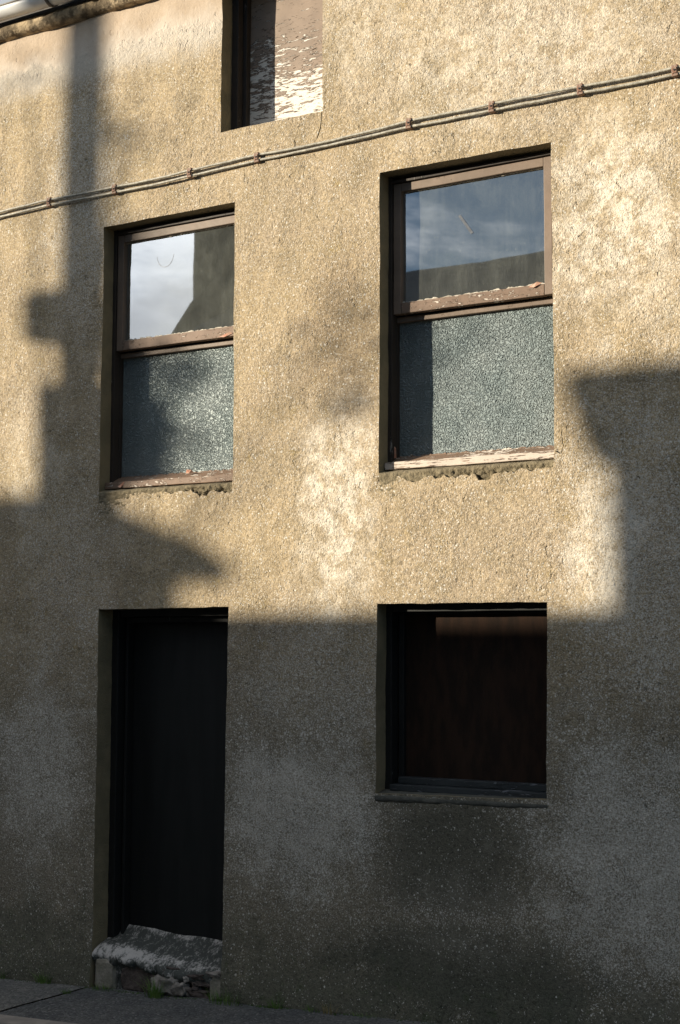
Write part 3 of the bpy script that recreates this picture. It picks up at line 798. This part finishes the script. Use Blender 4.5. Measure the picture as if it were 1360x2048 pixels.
# ---- worn doorstep with broken rubble under it
def doorstep():
    nx, ring = 130, []
    def cross(x, t):
        hb = 0.318 - 0.03 * t                                                     # ridge of the threshold against the door
        front = 0.200 - 0.055 * t + 0.012 * math.sin(t * 7)
        p = [(0.30, hb), (0.235, hb), (0.215, hb - 0.02), (0.17, hb - 0.065), (0.10, front + 0.035), (0.05, front + 0.018), (0.015, front), (-0.012, front - 0.022), (-0.018, front - 0.045), (0.0, front - 0.07)]
        under = 0.055 if 0.42 < t < 0.97 else 0.012
        z = front - 0.085
        while z > -0.12: p.append((under, z)); z -= 0.018
        return p
    L = min(len(cross(0, t / 40)) for t in range(41)); vs = []; fs = []
    for i in range(nx + 1):
        t = i / nx; x = -1.640 + 0.910 * t
        c = cross(x, t)[:L]
        for k, (y, z) in enumerate(c):
            a = MN.noise(Vector((x * 9, y * 9 + k * .3, 2))); b = MN.noise(Vector((x * 30, z * 30, y * 30))); e = MN.noise(Vector((x * 75, z * 75, y * 75)))
            g = MN.noise(Vector((x * 4.5, 3, k * 0.2))); nose_ = 1.0 if 4 <= k <= 9 else 0.35
            vs.append((x, y + (0.020 * a + 0.014 * b + 0.050 * max(0, g)) * nose_ + 0.003 * e, z + (0.012 * a + 0.008 * b) * nose_ + 0.003 * e))
    for i in range(nx):
        for k in range(L - 1): q = i * L + k; fs.append((q, q + 1, q + L + 1, q + L))
    o = link_mesh('doorstep', vs, fs, M['step'], house, True); o['label'] = 'worn stone doorstep broken open along its front'
    return o


step = doorstep()


def rock(cx, cy, cz, rx, ry, rz, seed, mat, name='stone', sub=4, k=0.30, box=0.38):
    bm = bmesh.new(); bmesh.ops.create_icosphere(bm, subdivisions=sub, radius=1.0)
    for v in bm.verts:
        n_ = v.co.normalized(); q = Vector((abs(n_.x) ** box * math.copysign(1, n_.x), abs(n_.y) ** box * math.copysign(1, n_.y), abs(n_.z) ** box * math.copysign(1, n_.z)))
        q *= 1 + k * MN.noise(n_ * 1.7 + Vector((seed * 3.1, 0, 0))) + 0.12 * MN.noise(n_ * 5 + Vector((seed, 7, 0))) + 0.06 * MN.noise(n_ * 13 + Vector((seed, 2, 0)))
        v.co = (cx + q.x * rx, cy + q.y * ry, cz + q.z * rz)
    me = bpy.data.meshes.new(name); bm.to_mesh(me); bm.free(); me.materials.append(mat)
    for p in me.polygons: p.use_smooth = True
    o = bpy.data.objects.new(name, me); COL.objects.link(o); o.parent = step
    return o


rock(-1.555, 0.020, 0.060, 0.075, 0.030, 0.085, 1, M['render_grey'], 'render_lump', k=0.12)
rock(-1.33, 0.035, 0.055, 0.11, 0.03, 0.075, 12, M['stone_dark'], 'render_lump', k=0.15)
rock(-1.12, 0.002, 0.050, 0.095, 0.034, 0.050, 2, M['stone'], box=0.62, k=0.5)
rock(-1.01, -0.002, 0.046, 0.050, 0.028, 0.040, 3, M['stone'], box=0.7, k=0.6)
rock(-1.08, 0.03, 0.128, 0.062, 0.030, 0.024, 4, M['stone_dark'], box=0.5, k=0.5)
rock(-0.93, 0.026, 0.122, 0.062, 0.030, 0.017, 5, M['stone_dark'], box=0.5, k=0.5)
rock(-0.86, 0.035, 0.086, 0.060, 0.03, 0.014, 6, M['stone_dark'], box=0.45, k=0.5)
rock(-0.895, 0.024, 0.028, 0.080, 0.033, 0.024, 7, M['stone_dark'], box=0.45, k=0.45)
rock(-0.975, 0.0, 0.105, 0.017, 0.018, 0.018, 8, M['stone'], box=0.7, k=0.5)
rock(-0.768, 0.016, 0.065, 0.040, 0.028, 0.085, 9, M['render_grey'], 'render_lump', box=0.6, k=0.35)
rock(-0.785, 0.006, 0.150, 0.045, 0.026, 0.010, 10, M['stone'], box=0.6, k=0.5)
random.seed(19)
for q in range(16):
    x_ = random.uniform(-1.25, -0.78); rock(x_, 0.03 + random.uniform(-.02, .015), random.uniform(0.0, 0.13), random.uniform(.012, .032), random.uniform(.012, .022), random.uniform(.007, .016), 20 + q, M['stone' if q % 3 == 0 else 'stone_dark'], sub=3, box=0.6, k=0.6)

# ---- wallhead ledge, gutter, roof
nx = 260; prof = [(0.02, 5.725), (-0.03, 5.728), (-0.058, 5.738), (-0.066, 5.765), (-0.060, 5.795), (-0.040, 5.815), (0.02, 5.825)]
vs = []; fs = []; m = len(prof)
for i in range(nx + 1):
    x = -6.0 + 12.0 * i / nx
    for k, (y, z) in enumerate(prof):
        a = MN.noise(Vector((x * 5, k * .4, 6))); b = MN.noise(Vector((x * 19, z * 30, 2)))
        vs.append((x, y + (0.018 * a + 0.012 * b) * (1 if 0 < k < m - 1 else 0), z + 0.008 * a + 0.006 * b))
for i in range(nx):
    for k in range(m - 1): q = i * m + k; fs.append((q, q + 1, q + m + 1, q + m))
link_mesh('wallhead_ledge', vs, fs, M['ledge'], house, True)
MB().box(-6.0, 6.0, -0.015, 0.02, 5.83, 5.905).build('fascia', M['fascia'], house)
gut = MB(); segs = 14; vs = []; fs = []; R_ = 0.058; cy, cz = -0.118, 5.868
N = 120
for i in range(N + 1):
    x = -6.2 + 12.4 * i / N; sag = 0.004 * math.sin(x * 2.1)
    for k in range(segs + 1):
        a = math.pi + math.pi * k / segs; vs.append((x, cy + R_ * math.cos(a), cz + sag + R_ * math.sin(a)))
    for k in range(segs, -1, -1):
        a = math.pi + math.pi * k / segs; vs.append((x, cy + (R_ - .004) * math.cos(a), cz + sag + (R_ - .004) * math.sin(a)))
m = 2 * (segs + 1)
for i in range(N):
    for k in range(m): q, r = i * m + k, i * m + (k + 1) % m; fs.append((q, r, r + m, q + m))
gutter = link_mesh('gutter', vs, fs, M['gutter'], house, True)
for bx in (-4.9, -3.9, -2.93, -2.02, -1.1, -0.2, 0.75, 1.7, 2.7, 3.7, 4.7):
    vs = []; fs = []
    for xx in (bx - 0.013, bx + 0.013):
        for rr in (R_ + 0.004, R_ + 0.0005):
            for k in range(segs + 1):
                a = math.pi + math.pi * k / segs; vs.append((xx, cy + rr * math.cos(a), cz + rr * math.sin(a)))
    n1 = segs + 1
    for k in range(segs):
        fs += [(k, k + 1, 2 * n1 + k + 1, 2 * n1 + k), (k, k + 1, n1 + k + 1, n1 + k), (2 * n1 + k, 2 * n1 + k + 1, 3 * n1 + k + 1, 3 * n1 + k)]
    link_mesh('gutter_bracket', vs, fs, M['bracket'], gutter, True)
rim = MB(); rim.tube([(-6.2 + 0.4 * i, cy - R_, cz + 0.004 + 0.004 * math.sin((-6.2 + .4 * i) * 2.1)) for i in range(32)], 0.006, 8)
rim.build('gutter_lip', M['tar'], gutter, 0, True)
rf_ = MB(); rf_.add([(-6.2, -0.08, 5.893), (6.2, -0.08, 5.893), (6.2, 3.5, 7.25), (-6.2, 3.5, 7.25), (-6.2, 7.15, 5.95), (6.2, 7.15, 5.95),
                     (-6.2, -0.08, 5.912), (6.2, -0.08, 5.912), (6.2, 3.5, 7.275), (-6.2, 3.5, 7.275), (-6.2, 7.15, 6.0), (6.2, 7.15, 6.0)],
                    [(0, 1, 2, 3), (3, 2, 5, 4), (6, 9, 8, 7), (9, 10, 11, 8), (0, 6, 7, 1), (4, 5, 11, 10), (0, 3, 9, 6), (3, 4, 10, 9), (1, 7, 8, 2), (2, 8, 11, 5)])
rf_.build('roof', M['slate'], house)

# ------------------------------------------------------------------ cables and their clips
CX = [-2.09, -1.57, -1.01, -0.54, 0.43, 0.91, 1.39, 1.87]
CZ = [4.617, 4.612, 4.618, 4.626, 4.640, 4.637, 4.632, 4.627]


def cable_z(x):
    if x < CX[0]: return CZ[0] - 0.03 * (CX[0] - x)
    for i in range(len(CX) - 1):
        if x <= CX[i + 1]:
            t = (x - CX[i]) / (CX[i + 1] - CX[i]); L = CX[i + 1] - CX[i]
            return CZ[i] + (CZ[i + 1] - CZ[i]) * t - 0.010 * L * 4 * t * (1 - t) * (0.5 + 0.5 * math.sin(i * 2.3))
    return CZ[-1]


for sgn, lab in ((1, 'pale lead cable, the upper of two clipped side by side across the wall'), (-1, 'pale lead cable, the lower of two clipped side by side across the wall')):
    pp = []; k = 0
    x = -6.0
    while x < 6.0:
        gap = 0.0165 + 0.002 * MN.noise(Vector((x * 4, 1, 0)))
        if -0.54 < x < 0.43: gap -= 0.005 * math.sin(math.pi * (x + 0.54) / 0.97)
        pp.append((x, -0.0195 + 0.003 * MN.noise(Vector((x * 6, sgn, 2))), cable_z(x) + sgn * gap + 0.0022 * MN.noise(Vector((x * 9, sgn * 5, 0))))); x += 0.035
    tag(MB().tube(pp, 0.0072, 10).build('cable', M['cable'], None, 0, True), lab, 'cable', 'cables run across the house wall')

spots = ['rusty cable clip nearest the left edge, left of the post shadow', 'rusty cable clip over the left part of the left sash window', 'rusty cable clip over the right part of the left sash window',
         'rusty cable clip below the boarded top window', 'reddish cable clip above the left corner of the wider right window',
         'reddish cable clip above the wider right window, near its right end', 'reddish cable clip on bare wall right of the wider window', 'reddish cable clip at the far right end of the visible cables']
pc = None
for i, (x, z) in enumerate(zip(CX, CZ)):
    if pc is None:
        pc = empty('cable_clip', (x, -0.004, z), spots[0], 'cable clip', 'clips holding the two cables'); pc.scale = (0.8, 0.95, 0.92)
        b = MB()
        b.box(-0.019, 0.019, -0.0295, -0.0255, -0.030, 0.030); b.box(-0.019, 0.019, -0.0255, 0.008, 0.0265, 0.030); b.box(-0.019, 0.019, -0.0255, 0.008, -0.030, -0.0265)
        b.box(-0.014, 0.014, -0.0345, -0.0297, -0.016, 0.016)
        b.build('saddle', M['clip'], pc, 0.0015)
        MB().tube([(0, -0.039, 0.001), (0, -0.03, 0.001)], 0.0055, 10).build('nail', M['nail'], pc)
    else:
        c = pc.copy(); COL.objects.link(c); c.location = (x, -0.004, z); c.rotation_euler = (0, random.uniform(-.08, .08), 0)
        c['label'] = spots[i]
        for ch in list(pc.children):
            d = ch.copy(); COL.objects.link(d); d.parent = c

# ------------------------------------------------------------------ weeds at the foot of the wall
def tuft(x, y, n, h, spread, seed, label, dry=0.0, mat=None):
    random.seed(seed); b = MB()
    for _ in range(n):
        a = random.uniform(0, 2 * math.pi); r = spread * 0.35 * math.sqrt(random.random()); bx, by = r * math.cos(a), r * math.sin(a) * 0.5
        L = 1.35 * h * random.uniform(0.45, 1.1); lean = random.uniform(0.15, 0.9); da = a + random.uniform(-.7, .7); wd = random.uniform(0.0012, 0.0024)
        dx, dy = math.cos(da) * lean, math.sin(da) * lean * 0.6 - 0.1
        vs = []
        for k in range(5):
            t = k / 4; wv_ = wd * (1 - t * 0.92); px, py, pz = bx + dx * L * t * t, by + dy * L * t * t, L * (t - 0.32 * lean * t * t) - 0.006
            sx, sy = -math.sin(da) * wv_, math.cos(da) * wv_
            vs += [(px - sx, py - sy, pz), (px + sx, py + sy, pz)]
        b.add(vs, [(2 * k, 2 * k + 1, 2 * k + 3, 2 * k + 2) for k in range(4)])
    o = b.build('grass_tuft', mat or M['grass'])
    o.location = (x, y, gz(x))
    return tag(o, label, 'grass', 'grass tufts at the foot of the wall')


tuft(-2.335, -0.03, 70, 0.060, 0.14, 1, 'low grass tuft at the wall foot by the left picture edge')
tuft(-1.975, -0.045, 90, 0.075, 0.17, 2, 'grass tuft at the wall foot left of the doorstep')
tuft(-1.53, -0.045, 70, 0.035, 0.24, 3, 'short dark weeds under the left end of the doorstep')
tuft(-1.14, -0.07, 120, 0.095, 0.17, 4, 'bushy green grass tuft against the middle of the doorstep')
tuft(-0.68, -0.055, 120, 0.070, 0.30, 5, 'wide grass tuft where the doorstep meets the wall')
tuft(-0.36, -0.04, 60, 0.050, 0.14, 6, 'small dark grass tuft right of the doorstep')
tuft(-0.14, -0.04, 40, 0.035, 0.12, 7, 'tiny grass tuft between the dark one and the dry one')
tuft(-0.02, -0.05, 26, 0.060, 0.12, 8, 'dry yellow grass tuft at the foot of the wall', mat=M['dry'])
tuft(0.20, -0.04, 60, 0.030, 0.24, 9, 'rightmost green sprigs at the wall foot by the lower picture edge')
tuft(-1.664, -0.20, 50, 0.028, 0.10, 10, 'small weeds growing in the joint of the pavement')
mb = MB(); random.seed(77)
for _ in range(900):
    x = random.choice([random.uniform(-2.6, -0.7), random.uniform(-0.7, 2.0)]); y = -0.022 - abs(random.gauss(0, 0.016)); r = random.uniform(0.004, 0.011)
    if MN.noise(Vector((x * 4, 3, 0))) < 0.02 and random.random() < 0.8: continue
    zc = gz(x); bx_ = [(x + r * math.cos(a), y + r * math.sin(a), zc - 0.004) for a in (0, 1.05, 2.1, 3.14, 4.19, 5.24)] + [(x, y, zc + r * 0.7)]
    mb.add(bx_, [(i, (i + 1) % 6, 6) for i in range(6)])
tag(mb.build('moss', M['moss'], None, 0, True), 'thin line of moss where wall and pavement meet', 'moss', None, 'stuff')

# ------------------------------------------------------------------ across the street: what throws the shadows and shows in the panes
def far_window(parent, x, y, z, wd, h):
    f = MB()
    f.box(x, x + .06, y - .03, y + .05, z, z + h); f.box(x + wd - .06, x + wd, y - .03, y + .05, z, z + h)
    f.box(x + .06, x + wd - .06, y - .03, y + .05, z, z + .06); f.box(x + .06, x + wd - .06, y - .03, y + .05, z + h - .06, z + h); f.box(x + .06, x + wd - .06, y - .03, y + .05, z + h / 2 - .03, z + h / 2 + .03)
    o = f.build('window', M['white'], parent)
    MB().box(x + .06, x + wd - .06, y - .01, y + .004, z + .06, z + h - .06).build('window_glass', M['pane_far'], o)


# house R: long house whose verge and left wall throw the shadow at the right; its ridge and chimney show in the panes
hr = empty('house_opposite', (-3, -9.5, -0.5), 'long slate-roofed house over the road, reflected in the right sash window', 'house')
hr_off = Vector((3, 9.5, 0.5))


def off(mb):
    mb.v = [tuple(Vector(v) + hr_off) for v in mb.v]; return mb


wl = MB()
xl, xr = -7.84, 4.0; yf, yb, yr = -8.0, -12.6, -10.2
ze, zr = 5.62, 6.93
wl.add([(xl, yf, -1.2), (xr, yf, -1.2), (xr, yb, -1.2), (xl, yb, -1.2), (xl, yf, ze), (xr, yf, ze), (xr, yb, ze), (xl, yb, ze), (xl, yr, zr - .08), (xr, yr, zr - .08)],
       [(0, 1, 5, 4), (1, 2, 6, 9, 5), (2, 3, 7, 6), (3, 0, 4, 8, 7)])
off(wl).build('wall', M['harl'], hr)
rr = MB(); o1, o2 = -7.96, 4.25
ef, eb = (-7.80, 5.52), (-12.8, 5.52)
rr.add([(o1, ef[0], ef[1] + .14), (o2, ef[0], ef[1] + .14), (o2, yr, zr), (o1, yr, zr), (o1, eb[0], eb[1] + .14), (o2, eb[0], eb[1] + .14),
        (o1, ef[0], ef[1]), (o2, ef[0], ef[1]), (o2, yr, zr - .14), (o1, yr, zr - .14), (o1, eb[0], eb[1]), (o2, eb[0], eb[1])],
       [(0, 1, 2, 3), (3, 2, 5, 4), (6, 9, 8, 7), (9, 10, 11, 8), (0, 6, 7, 1), (4, 5, 11, 10), (0, 3, 9, 6), (3, 4, 10, 9), (1, 7, 8, 2), (2, 8, 11, 5)])
an = MB(); an.prism([(-8.91, -1.2), (-7.85, -1.2), (-7.85, 5.66), (-8.91, 5.66)], -8.0, -9.6, 0.50)
off(an).build('annex_wall', M['harl'], hr)
an = MB(); an.prism([(-8.98, 5.62), (-7.8, 5.62), (-7.8, 5.78), (-8.98, 5.78)], -7.88, -9.65, 0.56); an.prism([(-8.975, 5.70), (-8.975, 5.58), (-8.86, 5.32), (-8.6, 5.25), (-8.6, 5.70)], -7.90, -8.4)
off(an).build('annex_roof', M['slate'], hr)
roof_r = off(rr).build('roof', M['slate'], hr)
ch = MB(); ch.prism([(-9.15, 5.4), (-9.15, 6.36), (-8.72, 6.86), (-8.72, 9.2), (-6.9, 9.2), (-6.9, 5.4)], -9.75, -10.6)
ch.box(-8.78, -6.84, -10.66, -9.69, 9.201, 9.32)
chim = off(ch).build('chimney', M['brickwork'], hr)
for px_ in (-8.35, -7.8, -7.25):
    off(MB().tube([(px_, -10.17, 9.32), (px_, -10.17, 9.45), (px_, -10.17, 9.75), (px_, -10.17, 9.78)], [0.14, 0.12, 0.10, 0.13], 14)).build('chimney_pot', M['pot'], chim)
hr_win = MB()
for x_ in (-7.2, -5.4, -3.2, -1.0, 1.2):
    for z_ in (0.9, 3.4):
        f = MB(); f.box(x_, x_ + .06, -8.0, -7.95, z_, z_ + 1.3); f.box(x_ + .84, x_ + .9, -8.0, -7.95, z_, z_ + 1.3)
        f.box(x_ + .06, x_ + .84, -8.0, -7.95, z_, z_ + .06); f.box(x_ + .06, x_ + .84, -8.0, -7.95, z_ + 1.24, z_ + 1.3); f.box(x_ + .06, x_ + .84, -8.0, -7.95, z_ + .62, z_ + .68)
        o = off(f).build('window', M['white'], hr)
        off(MB().box(x_ + .06, x_ + .84, -7.99, -7.975, z_ + .06, z_ + 1.24)).build('window_glass', M['pane_far'], o)
dr = off(MB().box(2.6, 3.5, -8.0, -7.95, -0.1, 2.0)).build('door', M['metal'], hr)

# house L: the lower house whose roof end throws the pointed shadow over the door
hl = empty('cottage', (-20, -9.5, -1.2), 'cottage over the road that throws the pointed roof shadow above the door', 'house')
hr_off = Vector((20, 9.5, 1.2))
w_ = MB(); w_.prism([(-26, -2), (-15.34, -2), (-15.34, 4.93), (-16.5, 5.36), (-26, 5.36)], -8.0, -11.0, 0.96)
off(w_).build('wall', M['harl'], hl)
r_ = MB(); r_.prism([(-26.2, 5.31), (-16.46, 5.31), (-15.30, 4.87), (-15.07, 4.80), (-15.02, 4.90), (-15.28, 5.06), (-15.55, 5.16), (-15.97, 5.32), (-16.3, 5.40), (-26.2, 5.41)], -7.85, -11.05, 0.98)
off(r_).build('roof', M['slate'], hl)
for x_ in (-24.6, -22.2, -19.8, -17.4):
    f = MB(); f.box(x_, x_ + .06, -8.0, -7.95, 1.2, 2.5); f.box(x_ + .84, x_ + .9, -8.0, -7.95, 1.2, 2.5); f.box(x_ + .06, x_ + .84, -8.0, -7.95, 1.2, 1.26); f.box(x_ + .06, x_ + .84, -8.0, -7.95, 2.44, 2.5)
    o = off(f).build('window', M['white'], hl)
    off(MB().box(x_ + .06, x_ + .84, -7.99, -7.975, 1.26, 2.44)).build('window_glass', M['pane_far'], o)

# the long low outbuilding between them: its roof edge throws the level shadow line
ob = empty('outbuilding', (-12, -9, -1), 'low outbuilding over the road that throws the level shadow edge across the wall', 'building')
hr_off = Vector((12, 9, 1))
w_ = MB(); w_.prism([(-18.0, -2), (-8.9, -2), (-8.9, 4.56), (-18.0, 4.56)], -8.0, -10.5, 0.8)
off(w_).build('wall', M['harl'], ob)
r_ = MB(); r_.prism([(-18.0, 4.49), (-8.88, 4.49), (-8.88, 4.64), (-18.0, 4.64)], -7.95, -10.55, 0.82)
off(r_).build('roof', M['slate'], ob)
dg = off(MB().box(-12.6, -10.2, -8.0, -7.94, -0.9, 1.7)).build('garage_door', M['metal'], ob)

# the service pole on the far pavement
up = empty('utility_pole', (-10.945, -7.0, -0.6), 'timber pole over the road whose shadow runs up the left of the wall', 'pole')
hr_off = Vector((10.945, 7.0, 0.6))
pole = off(MB().tube([(-10.945, -7.0, -1.0), (-10.945, -7.0, 4.0), (-10.945, -7.0, 9.6)], [0.125, 0.112, 0.105], 18)).build('pole', M['pole'], up, 0, True)
bx = MB(); bx.box(-11.32, -11.06, -7.16, -6.92, 6.00, 6.30); bx.box(-11.06, -11.0, -7.06, -6.98, 6.10, 6.20)
off(bx).build('terminal_box', M['metal'], up, 0.01)
off(MB().box(-11.14, -10.76, -7.11, -6.89, 4.6, 5.70)).build('cable_guard', M['metal'], up, 0.006)
ca = MB(); ca.box(-11.7, -10.2, -7.06, -6.94, 9.1, 9.22); off(ca).build('crossarm', M['pole'], up)
for px_ in (-11.6, -11.2, -10.7, -10.3):
    off(MB().tube([(px_, -7.0, 9.22), (px_, -7.0, 9.3), (px_, -7.0, 9.36)], [0.03, 0.045, 0.03], 10)).build('insulator', M['white'], up)

# a thinly leaved tree behind the cottage: the soft blots on the wall and in the left pane
def tree():
    Y = -7.25; S = Vector((-1.30 * 7.25, 0, 0.32 * 7.25))
    root = empty('tree', (-11.35, Y, -0.6), 'thin tree beside the pole over the road that throws soft leafy blots of shade', 'tree')
    b = Vector((-11.35, Y, -0.6)); t = MB()
    t.tube([(0, 0, 0), (0.05, 0, 2), (0.02, 0.1, 4.4), (0.2, 0.1, 6.3)], [0.12, 0.10, 0.07, 0.03], 12)
    spots_ = [(-1.49, 3.55, 0.15, 110), (-1.40, 3.60, 0.10, 50), (-1.47, 3.20, 0.13, 90), (-1.62, 2.98, 0.14, 90), (0.06, 3.22, 0.09, 40), (0.10, 3.70, 0.26, 60), (0.06, 3.46, 0.20, 55), (-1.55, 5.05, 0.15, 34), (-1.52, 4.86, 0.14, 34), (-1.50, 4.35, 0.12, 16), (-2.30, 5.48, 0.14, 26), (-1.62, 3.95, 0.12, 16)]
    lv = MB(); random.seed(4)
    for wx, wz, r, n in spots_:
        c = Vector((wx, Y, wz)) + S - b
        base = Vector((0.0, 0.05, min(4.4, c.z - 0.6)))
        t.tube([base, base.lerp(c, 0.5) + Vector((0, 0, 0.15)), c], [0.016, 0.009, 0.005] if wx > -0.5 else [0.035, 0.02, 0.008], 7)
        for _ in range(n):
            d = Vector((random.gauss(0, 1), random.gauss(0, 1), random.gauss(0, 1))) * r * 0.6; p = c + d
            u = Vector((random.gauss(0, 1), random.gauss(0, 1), random.gauss(0, 1))).normalized(); v_ = u.orthogonal().normalized(); L = random.uniform(0.05, 0.09)
            lv.add([p, p + u * L * .5 + v_ * L * .3, p + u * L, p + u * L * .5 - v_ * L * .3], [(0, 1, 2, 3)])
    t.build('trunk', M['bark'], root, 0, True)
    lv.build('crown', M['leaf'], root)


tree()
sc.cycles.max_bounces = 6
